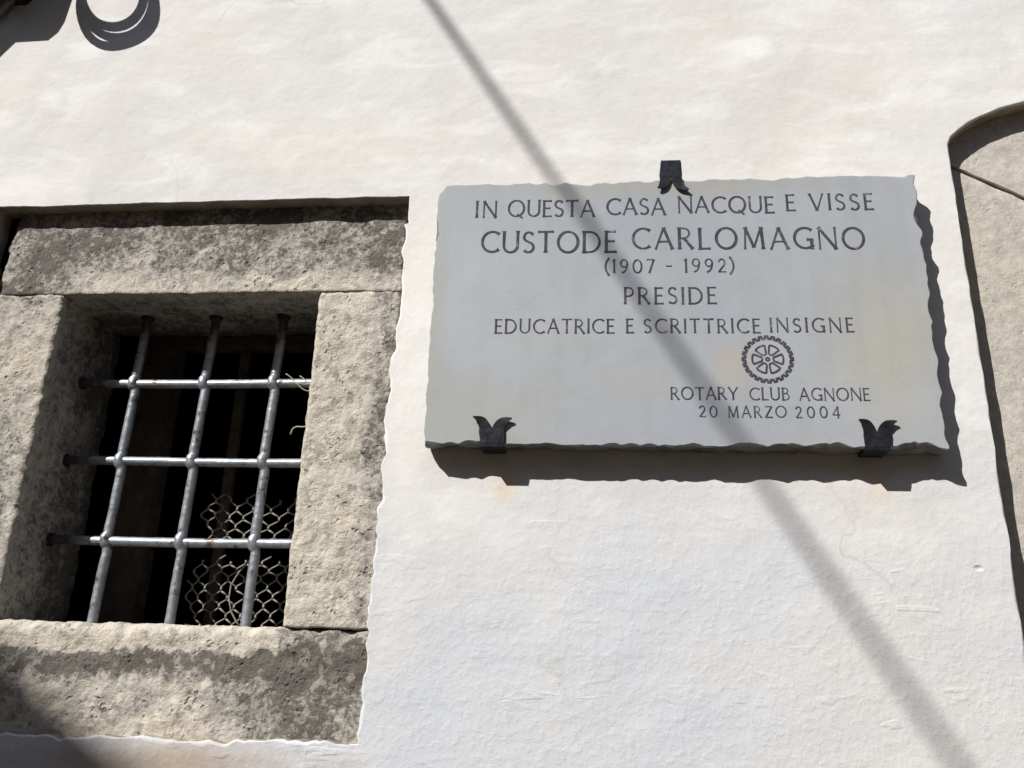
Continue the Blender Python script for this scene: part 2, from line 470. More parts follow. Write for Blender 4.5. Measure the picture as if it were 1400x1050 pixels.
# dark room behind the window (five sides, open towards the window)
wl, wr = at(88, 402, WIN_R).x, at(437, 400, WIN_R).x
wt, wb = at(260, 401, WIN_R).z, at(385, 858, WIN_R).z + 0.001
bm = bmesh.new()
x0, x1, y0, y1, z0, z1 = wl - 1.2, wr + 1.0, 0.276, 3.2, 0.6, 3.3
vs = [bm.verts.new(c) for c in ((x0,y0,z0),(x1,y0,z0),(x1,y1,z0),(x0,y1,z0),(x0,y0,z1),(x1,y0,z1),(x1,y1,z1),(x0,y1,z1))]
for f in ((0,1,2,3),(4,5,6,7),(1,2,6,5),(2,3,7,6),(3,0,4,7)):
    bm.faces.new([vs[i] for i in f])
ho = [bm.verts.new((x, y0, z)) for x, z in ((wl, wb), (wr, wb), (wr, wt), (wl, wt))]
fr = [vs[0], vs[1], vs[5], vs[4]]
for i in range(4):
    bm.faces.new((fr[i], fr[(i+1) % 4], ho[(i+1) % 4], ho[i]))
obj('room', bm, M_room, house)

# ------------------------------------------------------------------ rough stone blocks
def stone_block(name, P, size, yfun, depth, mat, parent, seed, amp=0.003, bev=(0.006,)*4, chip=0.003, cell=0.005, stain_shade=None, inner_steps=8):
    """a dressed block: P(u, v) -> (x, z) of its face; bev = rounding at u0, u1, v0, v1"""
    bm = bmesh.new()
    lay = bm.verts.layers.float.new('stain_shade')
    nu, nv = max(4, int(size[0] / cell)), max(4, int(size[1] / cell))
    G = []
    for j in range(nv + 1):
        row = []
        for i in range(nu + 1):
            u, w = i / nu, j / nv
            x, z = P(u, w)
            y = yfun(x, z)
            y += amp * (1.1 * fbm(x, 0, z, 26, seed, 5) + 0.8 * nz(x, 0, z, 7, seed + 2))
            d = (u * size[0], (1-u) * size[0], w * size[1], (1-w) * size[1])
            for k in range(4):
                b = bev[k] * max(0.15, 1.0 + 0.75 * fbm(x, 0, z, 30, seed + k, 3))
                if d[k] < b:
                    t = 1 - d[k] / b
                    y += b * (1 - math.sqrt(max(0.0, 1 - t * t))) * 0.8
            e = min(d)
            fall = max(0.0, 1 - e / 0.02)
            if fall > 0:
                x += chip * fall * fbm(x, 3, z, 38, seed + 11, 4)
                z += chip * fall * fbm(x, 8, z, 38, seed + 17, 4)
            vt = bm.verts.new((x, y, z))
            vt[lay] = stain_shade(x, z) if stain_shade else 0.3
            row.append(vt)
        G.append(row)
    for j in range(nv):
        for i in range(nu):
            bm.faces.new((G[j][i], G[j][i+1], G[j+1][i+1], G[j+1][i])).smooth = True
    border = G[0][:] + [G[j][nu] for j in range(1, nv + 1)] + [G[nv][i] for i in range(nu - 1, -1, -1)] + [G[j][0] for j in range(nv - 1, 0, -1)]
    prev = border
    base = border
    for s in range(1, inner_steps + 1):
        f = (s / inner_steps) ** 1.5
        ring = []
        for vt in base:
            yy = vt.co.y + (depth - 0.01) * f
            a = 0.0022 * (1 - 0 * f)
            nvrt = bm.verts.new((vt.co.x + a * fbm(vt.co.x, yy, vt.co.z, 30, seed + 21, 3), yy, vt.co.z + a * fbm(vt.co.x, yy, vt.co.z, 30, seed + 25, 3)))
            nvrt[lay] = 0.52 + 0.8 * f  # inner faces darken with depth, shade of the opening put into the colour
            ring.append(nvrt)
        n = len(ring)
        for i in range(n):
            bm.faces.new((prev[i], prev[(i+1) % n], ring[(i+1) % n], ring[i])).smooth = True
        prev = ring
    bm.faces.new(prev)
    return obj(name, bm, mat, parent)

def quad(a, b, c, d):
    """bilinear patch: a bottom left, b bottom right, c top right, d top left"""
    def P(u, w):
        p = a.lerp(b, u).lerp(d.lerp(c, u), w)
        return p.x, p.y
    return P, ((b - a).length + (c - d).length) / 2, ((d - a).length + (c - b).length) / 2

window = part_empty('window', house, 'stone framed window with weathered grey lintel, jambs and sill')
V2 = Vector
xl, xr = at(8, 330, WIN_R).x, at(551, 340, WIN_R).x + 0.006
zt = xz(280, 275).y + 0.012
zb2 = zb - 0.02
flat = lambda x, z: WIN_R
G = 0.0003            # half of a joint
def st_lintel(x, z):
    f = (z - wt) / (zt - wt)
    s = 0.92 + 0.20 * nz(x, 0, z, 9, 5)
    s -= 1.7 * smooth01(0.30, 0.06, f) * (0.65 + 0.6 * nz(x, 0, z, 12, 8)) * smooth01(wl - 0.02, wl + 0.12, x)
    s += 0.30 * smooth01(0.5, 1.0, nz(x, 0, z, 11, 2) + 0.4)
    s += 0.35 * math.exp(-((x - (xr - 0.05)) / 0.035) ** 2) + 0.3 * math.exp(-((x - (xl + 0.075)) / 0.03) ** 2) * smooth01(0.9, 0.3, f)
    return s
def st_rjamb(x, z):
    f = (x - wr) / (xr - wr)
    s = -0.30 + 0.95 * smooth01(0.42, 0.95, f + 0.25 * nz(x, 0, z, 8, 6))
    s += 0.45 * math.exp(-((z - at(0, 560).z) / 0.10) ** 2) * smooth01(0.45, 0.8, f)
    s += 0.3 * smooth01(wt - 0.06, wt, z) * smooth01(0.1, 0.5, f)
    return s
def st_ljamb(x, z):
    f = (wl - x) / (wl - xl)
    s = 0.35 - 0.45 * smooth01(0.25, 0.0, f)
    s += 0.55 * smooth01(at(0, 520).z + 0.02, at(0, 640).z, z + 0.05 * nz(x, 0, z, 10, 3))
    s += 0.3 * smooth01(wt - 0.16, wt - 0.02, z)
    s -= 0.4 * math.exp(-((z - at(0, 490).z) / 0.05) ** 2) * smooth01(0.2, 0.5, f)
    return s
def st_sill(x, z):
    f = (wb - z) / (wb - zb)
    edge = 0.24 + 0.10 * fbm(x, 0, 0.3, 22, 7, 4)
    s = -0.55 if f < edge and x < wr else 0.0
    s += 1.20 * math.exp(-((f - edge - 0.10) / 0.14) ** 2) * (1 if f >= edge or x > wr else 0)
    s += 0.28 + 0.65 * smooth01(wr - 0.20, wr + 0.08, x) + 0.25 * nz(x, 0, z, 9, 12)
    s += 0.5 * math.exp(-((x - at(335, 960).x) / 0.03) ** 2 - ((z - at(335, 960).z) / 0.025) ** 2)
    s -= 0.45 * smooth01(0.75, 0.95, f) * smooth01(wr, wr - 0.25, x)
    return s
P, a, b = quad(V2((xl, wt + 0.0)), V2((xr, wt + 0.0)), V2((xr, zt)), V2((xl + 0.012, zt)))
stone_block('lintel', P, (a, b), flat, 0.245, M_stone, window, 1, 0.0020, (0.022, 0.006, 0.0018, 0.010), 0.002, 0.0045, st_lintel)
P, a, b = quad(V2((wr, wb + G)), V2((xr, wb + G)), V2((xr, wt - 2*G)), V2((wr, wt - 2*G)))
stone_block('jamb', P, (a, b), flat, 0.245, M_stone, window, 2, 0.0022, (0.006, 0.006, 0.0012, 0.0012), 0.002, 0.0045, st_rjamb)
P, a, b = quad(V2((xl - 0.004, wb + G)), V2((wl, wb + G)), V2((wl, wt - 2*G)), V2((xl - 0.004, wt - 2*G)))
stone_block('jamb', P, (a, b), flat, 0.245, M_stone, window, 3, 0.0028, (0.010, 0.010, 0.0015, 0.0015), 0.0035, 0.0045, st_ljamb)
P, a, b = quad(V2((xl - 0.004, zb2)), V2((xr, zb2)), V2((xr, wb - G)), V2((xl - 0.004, wb - G)))
stone_block('sill', P, (a, b), lambda x, z: WIN_R - 0.003, 0.245, M_stone, window, 4, 0.0032, (0.01, 0.006, 0.008, 0.022), 0.0035, 0.0045, st_sill)

# timber casement far back in the opening
NET_Y = 0.352
bm = bmesh.new()
ty0, ty1 = NET_Y + 0.03, NET_Y + 0.085
sx1 = at(213, 650, ty0).x
e3 = 0.004
add_box(bm, (sx1 - 0.085, ty0, wb - 0.08), (sx1, ty1, wt + 0.15))
add_box(bm, (wr + 0.02, ty0, wb - 0.08), (wr + 0.10, ty1, wt + 0.15))
add_box(bm, (sx1 + 0.0005, ty0 + 0.004, wt + 0.02), (wr + 0.0195, ty1, wt + 0.148))
mx = at(312, 600, ty0).x
add_box(bm, (mx - 0.012, ty0 + 0.03, wb - 0.08), (mx + 0.012, ty1 - 0.01, wt + 0.0195))
obj('timber_frame', bm, M_timber, window)

# ------------------------------------------------------------------ iron grille
grille = part_empty('window_grille', house, 'pale grey iron window grille of crossed round bars')
BAR_Y, BAR_R = 0.160, 0.0102
v_px = [[(205,438),(189,527),(163,634),(146,741),(127,850)], [(297,434),(281,525),(266,632),(248,741),(235,853)], [(388,434),(376,522),(363,630),(350,741),(338,856)]]
h_px = [[(120,532),(189,528),(281,524),(376,521),(428,519)], [(95,636),(163,634),(266,631),(363,629),(412,627)], [(75,742),(146,741),(248,741),(350,741),(400,741)]]
hz = [sum(at(*p, BAR_Y).z for p in row[1:4]) / 3 for row in h_px]
vx = [sum(at(*p, BAR_Y).x for p in row[1:4]) / 3 for row in v_px]
rnd = random.Random(5)
for k in range(3):
    bm = bmesh.new()
    pts, rs = [], []
    zs0, zs1 = wb - 0.03, wt + 0.03
    N = 220
    ph = rnd.random() * 6
    for i in range(N + 1):
        z = zs0 + (zs1 - zs0) * i / N
        dz = min(hz, key=lambda q: abs(q - z)) - z
        g = math.exp(-(dz / 0.011) ** 4)
        x = vx[k] + 0.0016 * math.sin(z * 9 + ph) - 0.004 * g + 0.0035 * math.tanh(dz / 0.02) * math.exp(-(dz / 0.05) ** 2)
        yy = BAR_Y - 0.004 * g + 0.0015 * math.sin(z * 6 + 2 * ph)
        pts.append((x, yy, z))
        rs.append(BAR_R * (1 + 0.12 * g + 0.06 * nz(x, k, z, 30, 1) + 0.05 * nz(x, k, z, 110, 4)))
    add_tube(bm, pts, rs, 14)
    add_tube(bm, [(vx[k], BAR_Y, wt - 0.005), (vx[k], BAR_Y, wt + 0.02)], [0.0145, 0.018], 14, True, 1)
    rl = bm.verts.layers.float.new('end_shade')
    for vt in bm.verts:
        vt[rl] = smooth01(0.075, 0.02, wt - vt.co.z + 0.02 * nz(vt.co.x, k, vt.co.z, 60, 3))  # painted shade at the top end, under the lintel
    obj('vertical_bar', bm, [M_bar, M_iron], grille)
for k in range(3):
    bm = bmesh.new()
    pts, rs = [], []
    N = 190
    ph = rnd.random() * 6
    for i in range(N + 1):
        x = wl - 0.03 + (wr - wl + 0.06) * i / N
        z = hz[k] + 0.0014 * math.sin(x * 8 + ph)
        pts.append((x, BAR_Y + 0.001, z))
        rs.append(BAR_R * (0.97 + 0.06 * nz(x, k, 3, 25, 6) + 0.05 * nz(x, k, 3, 110, 7)))
    add_tube(bm, pts, rs, 14)
    add_tube(bm, [(wl + 0.004, BAR_Y, hz[k]), (wl - 0.02, BAR_Y, hz[k])], [0.0140, 0.017], 14, True, 1)
    rl = bm.verts.layers.float.new('end_shade')
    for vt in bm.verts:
        vt[rl] = smooth01(0.085, 0.03, vt.co.x - wl + 0.02 * nz(vt.co.x, k, vt.co.z, 60, 3))  # painted shade at the left end, beside the jamb
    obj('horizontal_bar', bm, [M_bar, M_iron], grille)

# ------------------------------------------------------------------ wire netting
def build_netting():
    bm = bmesh.new()
    cw, side, rise = 0.0350, 0.0085, 0.0115
    rh = side + rise
    x_a, x_b, z_a, z_b = at(246, 850, NET_Y).x, wr + 0.10, wb - 0.06, at(300, 676, NET_Y).z
    xt = at(282, 690, NET_Y).x
    def warp(x, z):
        X = x + 0.012 * nz(x, 0, z, 6, 3) + 0.008 * nz(x, 5, z, 20, 8)
        Z = z + 0.012 * nz(x, 2, z, 5, 4) + 0.007 * nz(x, 7, z, 20, 1) - 0.02 * smooth01(z_a + 0.20, z_a, z) * 0.3
        Y = NET_Y + 0.010 * nz(x, 9, z, 5, 6)
        return Vector((X, Y, Z))
    rg = random.Random(3)
    rows = int((z_b - z_a) / rh) + 2
    cols = int((x_b - x_a) / cw) + 2
    keep = lambda p: x_a + 0.012 * nz(0, 0, p.z, 30, 3) + (xt - x_a) * smooth01(at(0, 850, NET_Y).z, at(0, 700, NET_Y).z, p.z) < p.x < x_b and z_a < p.z < z_b + 0.012 * nz(p.x, 0, 0, 30, 5)  # keeps only the sunlit part, so the shade is in the shape
    gapz = at(300, 755, NET_Y).z
    for r in range(rows):
        for c in range(cols):
            ox = x_a + c * cw + (cw / 2 if r % 2 else 0)
            oz = z_a + r * rh
            lo_, hi_ = (ox - cw/2, oz - side/2), (ox - cw/2, oz + side/2)
            segs = [(lo_, hi_, 0.0029), (hi_, (ox, oz + side/2 + rise), 0.0021), ((ox, oz + side/2 + rise), (ox + cw/2, oz + side/2), 0.0021)]
            for a, b, rad in segs:
                A, B = warp(*a), warp(*b)
                if not (keep(A) and keep(B)): continue
                if rg.random() < 0.03: continue
                mid = (A + B) / 2
                if abs(mid.z - gapz - 0.010 * nz(mid.x, 0, 0, 20, 2)) < 0.016: continue     # gap for the tear and a bar's shadow, left out of the mesh
                add_tube(bm, [A, B], rad, 5, True)
    return bm
net = obj('wire_netting', build_netting(), M_wire)
tag(net, 'sunlit part of torn hexagonal wire netting deep behind the lower right window bars, unlit rest left out', 'netting')
bm = bmesh.new()
lp = [(352,748),(343,764),(327,782),(316,800),(313,818),(316,836),(323,850),(334,862)]
pts = [at(*p, NET_Y - 0.03 + 0.004 * math.sin(i)) for i, p in enumerate(lp)]
add_tube(bm, pts, 0.0021, 6)
lw = obj('loose_wire', bm, M_wire, net)

def straw(pts_px, ys, rad, label):
    bm = bmesh.new()
    for chain in pts_px:
        P3 = [at(px, py, y) for (px, py), y in zip(chain, ys)]
        # smooth the bend
        fine = []
        for i in range(len(P3) - 1):
            for q in range(4): fine.append(P3[i].lerp(P3[i+1], q / 4))
        fine.append(P3[-1])
        for _ in range(2):
            fine = [fine[0]] + [(fine[i-1] + fine[i]*2 + fine[i+1]) / 4 for i in range(1, len(fine)-1)] + [fine[-1]]
        add_tube(bm, fine, rad, 6)
    o = obj('straw_wisp', bm, M_straw)
    tag(o, label, 'straw', 'wisps of straw caught in the window')
straw([[(391,511),(398,516),(406,524),(417,526),(434,522)], [(404,522),(412,531),(420,535),(428,533),(438,527)], [(410,514),(416,518),(420,525),(428,530),(436,534)]], [0.130,0.130,0.132,0.130,0.125], 0.0012, 'forked pale straw wisp lying on the top crossbar beside the jamb')
straw([[(397,594),(400,586),(406,583),(413,584),(424,582)]], [0.126,0.126,0.125,0.123,0.118], 0.0016, 'single bent straw wisp sticking out of the jamb below the top crossbar')

# ------------------------------------------------------------------ stone archway and its door
arch = part_empty('archway', house, 'pale stone archway set back behind the plaster')
xo = sc(.888, 0).x
jamb_w = 0.27
xi = xo + jamb_w
# the joint between jamb and first arch stone runs down to the inside
jA, jB = xz(1305, 230, ARC_R), xz(1400, 271, ARC_R)
js = (jB.y - jA.y) / (jB.x - jA.x)
jz = lambda x: jA.y + js * (x - jA.x)
def y_jamb(x, z): return ARC_R + 0.010 * smooth01(2.75, 2.1, z)
def st_arch(x, z): return 0.22 + 0.25 * nz(x, 0, z, 5, 3)
def jamb_P(sgn):
    def P(u, w):
        xx = (xo - 0.03) + (xi - xo + 0.03) * u
        zz = 0.01 + (jz(xx) - 0.0012 - 0.01) * w
        return (xx if sgn > 0 else 2 * sc(AX, 0).x - xx), zz
    return P
stone_block('jamb', jamb_P(1), (jamb_w + 0.03, 2.5), y_jamb, 0.30, M_archstone, arch, 31, 0.0012, (0.004, 0.008, 0.004, 0.002), 0.0012, 0.010, st_arch, 3)
stone_block('jamb', jamb_P(-1), (jamb_w + 0.03, 2.5), y_jamb, 0.30, M_archstone, arch, 32, 0.0012, (0.004, 0.008, 0.004, 0.002), 0.0012, 0.012, st_arch, 3)
ah = [sc(*p) for p in arch_half]
axc = sc(AX, 0).x
def outer_arch(s):
    """s 0..1 from the springing to the crown, 4 cm under the plaster"""
    L = [0.0]
    for a, b in zip(ah, ah[1:]): L.append(L[-1] + (b - a).length)
    t = s * L[-1]
    for k in range(len(ah) - 1):
        if t <= L[k+1] or k == len(ah) - 2:
            f = (t - L[k]) / (L[k+1] - L[k])
            p = ah[k].lerp(ah[k+1], f); d = (ah[k+1] - ah[k]).normalized()
            return p + Vector((-d.y, d.x)) * 0.04
zi_s = jz(xi)
def inner_arch(s):
    x = xi + (axc - xi) * s
    return Vector((x, zi_s + (sc(0, 3.17).y - 0.27 - zi_s) * math.sin(s * math.pi / 2) ** 0.9))
def vous_P(s0, s1, sgn):
    def P(u, w):
        s = s0 + (s1 - s0) * u
        o = outer_arch(s); i = inner_arch(s)
        if s0 == 0.0 and u == 0: pass
        if s0 == 0.0:
            # the first stone starts along the slanting joint
            o = o.lerp(Vector((xo - 0.03, jz(xo - 0.03) + 0.0012)), max(0.0, 1 - u * 6)) if u < 1/6 else o
        p = i.lerp(o, w)
        return (p.x if sgn > 0 else 2 * axc - p.x), p.y
    return P
for sgn in (1, -1):
    for q, (s0, s1) in enumerate(((0.0, 0.52), (0.524, 1.0 if sgn < 0 else 0.998))):
        stone_block('voussoir', vous_P(s0, s1, sgn), (0.42, 0.30), lambda x, z: ARC_R - 0.004, 0.30, M_archstone, arch, 41 + q + sgn, 0.0012, (0.002, 0.002, 0.006, 0.004), 0.001, 0.008, st_arch, 3)
bm = bmesh.new()
dx0, dx1 = xi - 0.02, 2 * axc - xi + 0.02
n = 8
for k in range(n):
    a = dx0 + (dx1 - dx0) * k / n
    add_box(bm, (a + 0.002, 0.24 + 0.002 * (k % 2), 0.02), (a + (dx1 - dx0) / n - 0.002, 0.29, sc(0, 3.0).y))
door = obj('door', bm, M_timber, house)
bm = bmesh.new()
add_tube(bm, [(dx0 + 0.16, 0.25, 1.05), (dx0 + 0.16, 0.19, 1.05), (dx0 + 0.16, 0.185, 1.00), (dx0 + 0.16, 0.19, 0.95), (dx0 + 0.16, 0.25, 0.95)], 0.008, 8)
obj('handle', bm, M_iron, door)

# ------------------------------------------------------------------ the plaque
plaque = thing('memorial_plaque', 'grey marble memorial plaque with chipped edges and engraved Italian inscription', 'plaque')
pc = {k: xz(*p, PLQ_Y) for k, p in dict(TL=(601,254), TR=(1250,239), BR=(1297,613), BL=(580,605)).items()}
PL_T = 0.046
def plaque_outline():
    raw = [pc['BL'], pc['BR'], pc['TR'], pc['TL'] + V2((0.016, 0.0)), pc['TL'] + V2((0.0, -0.020))]
    return resample(raw, 0.0035)
base = plaque_outline()
nrm = normals2(base)
def ragged(seed, amp, inset):
    res = []
    for p, q in zip(base, nrm):
        right = smooth01(pc['TR'].x - 0.05, pc['TR'].x - 0.01, p.x)
        bottom = smooth01(pc['BL'].y + 0.04, pc['BL'].y + 0.005, p.y)
        k = 0.7 + 0.75 * right + 0.3 * bottom
        c = max(0.0, nz(p.x, seed, p.y, 19, seed) + 0.15) * 1.5 + abs(nz(p.x, seed, p.y, 27, seed + 6)) * 1.3 + 0.16 * fbm(p.x, seed, p.y, 75, seed + 3, 3)
        c *= 0.35 + 1.3 * abs(nz(p.x, 2, p.y, 7, seed + 20)) * 1.4
        c *= smooth01(0.0, 0.035, (p - pc['BR']).length)
        res.append(p - q * (inset - 0.0025 + 1.25 * amp * k * c))
    return res
bm = bmesh.new()
lay = bm.verts.layers.float.new('stain_shade')
rings = []
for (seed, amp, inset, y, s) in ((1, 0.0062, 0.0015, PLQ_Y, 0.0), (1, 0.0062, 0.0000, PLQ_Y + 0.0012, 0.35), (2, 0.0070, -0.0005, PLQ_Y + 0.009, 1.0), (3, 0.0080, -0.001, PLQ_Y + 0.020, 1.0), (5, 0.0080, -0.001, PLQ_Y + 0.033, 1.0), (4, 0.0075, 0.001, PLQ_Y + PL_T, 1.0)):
    ring = []
    for i, p in enumerate(ragged(seed, amp, inset)):
        yy = y + (0.0022 * fbm(p.x, 4, p.y, 60, seed, 3) if s == 1.0 and y < PLQ_Y + PL_T else 0.0)
        vt = bm.verts.new((p.x, yy, p.y)); vt[lay] = s
        ring.append(vt)
    rings.append(ring)
for r0, r1 in zip(rings, rings[1:]):
    n = len(r0)
    for i in range(n):
        bm.faces.new((r0[i], r0[(i+1) % n], r1[(i+1) % n], r1[i]))
for r in (rings[0], rings[-1]):
    n = len(r)
    bmesh.ops.triangle_fill(bm, edges=[bm.edges.get((r[i], r[(i+1) % n])) for i in range(n)], use_beauty=True)
slab = obj('slab', bm, M_marble, plaque)

# ------------------------------------------------------------------ lettering: every capital from its pen strokes
def arc(cx, cy, rx, ry, a0, a1, n=14):
    return [(cx + rx * math.cos(math.radians(a0 + (a1 - a0) * i / n)), cy + ry * math.sin(math.radians(a0 + (a1 - a0) * i / n))) for i in range(n + 1)]
T, H = 0.120, 0.074
GLY = {
 'I': (.13, [([(.065,0),(.065,1)], T)]),
 'N': (.74, [([(.06,0),(.06,1)], H), ([(.05,1),(.69,0)], T), ([(.68,0),(.68,1)], H)]),
 'Q': (.90, [(arc(.45,.5,.40,.47,90,450,30), T*.9), ([(.50,.16),(.66,.02),(.78,-.08)], H)]),
 'O': (.90, [(arc(.45,.5,.40,.47,90,450,30), T*.9)]),
 'U': (.70, [([(.07,1),(.07,.36)] + arc(.35,.33,.28,.30,180,360,14) + [(.63,.36),(.63,1)], T*.85)]),
 'E': (.48, [([(.07,0),(.07,1)], T), ([(.05,.955),(.46,.955)], H), ([(.08,.52),(.40,.52)], H), ([(.05,.045),(.48,.045)], H)]),
 'S': (.50, [([(.44,.86)] + arc(.25,.735,.185,.215,40,180,10) + arc(.25,.735,.19,.20,180,245,4)[1:] + [(.27,.50)] + arc(.245,.265,.205,.225,62,0,6) + arc(.245,.265,.205,.225,0,-145,10)[1:], T*.85)]),
 'T': (.64, [([(.32,0),(.32,.95)], T), ([(.0,.955),(.64,.955)], H)]),
 'A': (.74, [([(.03,0),(.37,1)], H), ([(.36,1),(.71,0)], T), ([(.16,.36),(.58,.36)], H*.9)]),
 'C': (.74, [(arc(.46,.5,.41,.46,48,312,24), T*.9)]),
 'V': (.74, [([(.03,1),(.37,0)], T), ([(.38,0),(.71,1)], H)]),
 'D': (.76, [([(.07,0),(.07,1)], T), ([(.05,.955),(.26,.955)] + arc(.28,.5,.41,.455,90,-90,18) + [(.26,.045),(.05,.045)], T*.8)]),
 'L': (.48, [([(.07,0),(.07,1)], T), ([(.05,.045),(.48,.045)], H)]),
 'R': (.64, [([(.07,0),(.07,1)], T), ([(.05,.955),(.22,.955)] + arc(.25,.73,.22,.225,90,-90,12) + [(.08,.505)], H), ([(.26,.50),(.60,0)], T)]),
 'P': (.52, [([(.07,0),(.07,1)], T), ([(.05,.955),(.22,.955)] + arc(.25,.71,.23,.245,90,-90,12) + [(.08,.465)], H)]),
 'B': (.56, [([(.07,0),(.07,1)], T), ([(.05,.955),(.22,.955)] + arc(.24,.75,.20,.205,90,-90,10) + [(.08,.545)], H), ([(.09,.53),(.24,.53)] + arc(.26,.29,.25,.245,90,-90,10) + [(.05,.045)], H)]),
 'M': (.90, [([(.10,0),(.14,1)], H), ([(.13,1),(.45,.08)], T), ([(.45,.08),(.76,1)], H), ([(.76,1),(.82,0)], T)]),
 'G': (.78, [(arc(.46,.5,.41,.46,48,320,24), T*.9), ([(.71,.0),(.71,.42)], T), ([(.52,.43),(.78,.43)], H)]),
 'Y': (.68, [([(.02,1),(.34,.46)], T), ([(.34,.46),(.66,1)], H), ([(.34,0),(.34,.48)], T)]),
 'Z': (.62, [([(.03,.955),(.60,.955)], H), ([(.57,.95),(.06,.05)], T), ([(.03,.045),(.62,.045)], H)]),
 '0': (.62, [(arc(.31,.5,.265,.46,90,450,26), T*.85)]),
 '1': (.20, [([(.10,0),(.10,1)], T), ([(.0,.84),(.11,.97)], H)]),
 '2': (.52, [([(.06,.76)] + arc(.25,.73,.19,.235,165,-20,14) + [(.38,.52),(.05,.06)], T*.8), ([(.03,.05),(.52,.05)], H)]),
 '4': (.60, [([(.44,0),(.44,1)], T), ([(.43,.98),(.03,.30)], H), ([(.02,.28),(.60,.28)], H)]),
 '7': (.52, [([(.02,.955),(.50,.955)], H), ([(.48,.95),(.18,0)], T)]),
 '9': (.54, [(arc(.26,.70,.215,.265,90,450,20), T*.8), ([(.475,.68),(.43,.36),(.30,.12),(.12,.03)], T*.8)]),
 '-': (.42, [([(.04,.47),(.40,.47)], H)]),
 '(': (.28, [([(.26,1.12)] + arc(.62,.48,.54,.70,128,232,14) + [(.26,-.16)], T*.9)]),
 ')': (.28, [([(.02,1.12)] + arc(-.34,.48,.54,.70,52,-52,14) + [(.02,-.16)], T*.9)]),
}
lay_count = [0]
def stroke(bm, pts, w, ox, oz, h, wob):
    pts = [Vector(p) for p in pts]
    # even out the points so the flare at each end is short
    fine = []
    for a, b in zip(pts, pts[1:]):
        k = max(1, int((b - a).length / 0.07))
        fine += [a.lerp(b, q / k) for q in range(k)]
    fine.append(pts[-1])
    n = len(fine)
    closed = (fine[0] - fine[-1]).length < 1e-4
    L = [0.0]
    for a, b in zip(fine, fine[1:]): L.append(L[-1] + (b - a).length)
    lay_count[0] += 1
    y = PLQ_Y - 0.0004 - 0.00009 * (lay_count[0] % 5)
    l, r = [], []
    for i in range(n):
        if closed:
            t = fine[(i + 1) % (n - 1)] - fine[(i - 1) % (n - 1)]
        else:
            t = fine[min(i+1, n-1)] - fine[max(i-1, 0)]
        t.normalize()
        nn = Vector((-t.y, t.x))
        ww = w / 2
        if closed: ww *= 0.78 + 0.30 * abs(t.y)
        else:
            e = min(L[i], L[-1] - L[i])
            ww *= 1.0 + 0.55 * max(0.0, 1 - e / 0.13) ** 1.5
            if len(pts) > 6: ww *= 0.80 + 0.26 * abs(t.y)
        ww *= 1 + 0.10 * nz(fine[i].x + ox * 30, wob, fine[i].y, 3, wob)
        for lst, s in ((l, 1), (r, -1)):
            p = fine[i] + nn * ww * s
            lst.append(bm.verts.new((ox + p.x * h, y, oz + p.y * h)))
    for i in range(n - 1):
        bm.faces.new((l[i], l[i+1], r[i+1], r[i]))

def word(bm, text, p0, p1, h):
    a, b = xz(*p0, PLQ_Y), xz(*p1, PLQ_Y)
    W = b.x - a.x
    tot = sum(GLY[c][0] for c in text) * h
    kx = 1.0
    gap = (W - tot) / (len(text) - 1) if len(text) > 1 else 0
    x = a.x
    for i, c in enumerate(text):
        f = (x - a.x) / max(W, 1e-6)
        z = a.y + (b.y - a.y) * f + h * 0.012 * math.sin(i * 2.3 + len(text))
        for pts, w in GLY[c][1]:
            stroke(bm, pts, w, x, z, h, i + len(text))
        x += GLY[c][0] * h + gap

LINES = [
 (23, [('IN', 650, 679, 297.8), ('QUESTA', 694, 813, 296.6), ('CASA', 829, 910, 294), ('NACQUE', 927, 1059, 291.5), ('E', 1075, 1089, 289), ('VISSE', 1107, 1195, 287.5)]),
 (30, [('CUSTODE', 657, 843, 346), ('CARLOMAGNO', 864, 1184, 341)]),
 (19, [('(1907', 826, 895, 373.5), ('-', 910, 923, 373), ('1992)', 936, 1005, 372.5)]),
 (23.5, [('PRESIDE', 853, 980, 416)]),
 (20, [('EDUCATRICE', 676, 840, 456), ('E', 856, 866, 455.8), ('SCRITTRICE', 880, 1040, 455.5), ('INSIGNE', 1053, 1168, 454.5)]),
 (17.5, [('ROTARY', 917, 1009, 546.5), ('CLUB', 1025, 1080, 547.2), ('AGNONE', 1093, 1190, 547.8)]),
 (16, [('20', 956, 981, 570.5), ('MARZO', 995, 1076, 571), ('2004', 1088, 1149, 571.5)]),
]
for cap, words in LINES:
    for (text, xa, xb, yb) in words:
        bm = bmesh.new()
        h = xz((xa+xb)/2, yb - cap, PLQ_Y).y - xz((xa+xb)/2, yb, PLQ_Y).y
        word(bm, text, (xa, yb), (xb, yb), h)
        obj('lettering', bm, M_letter, plaque)

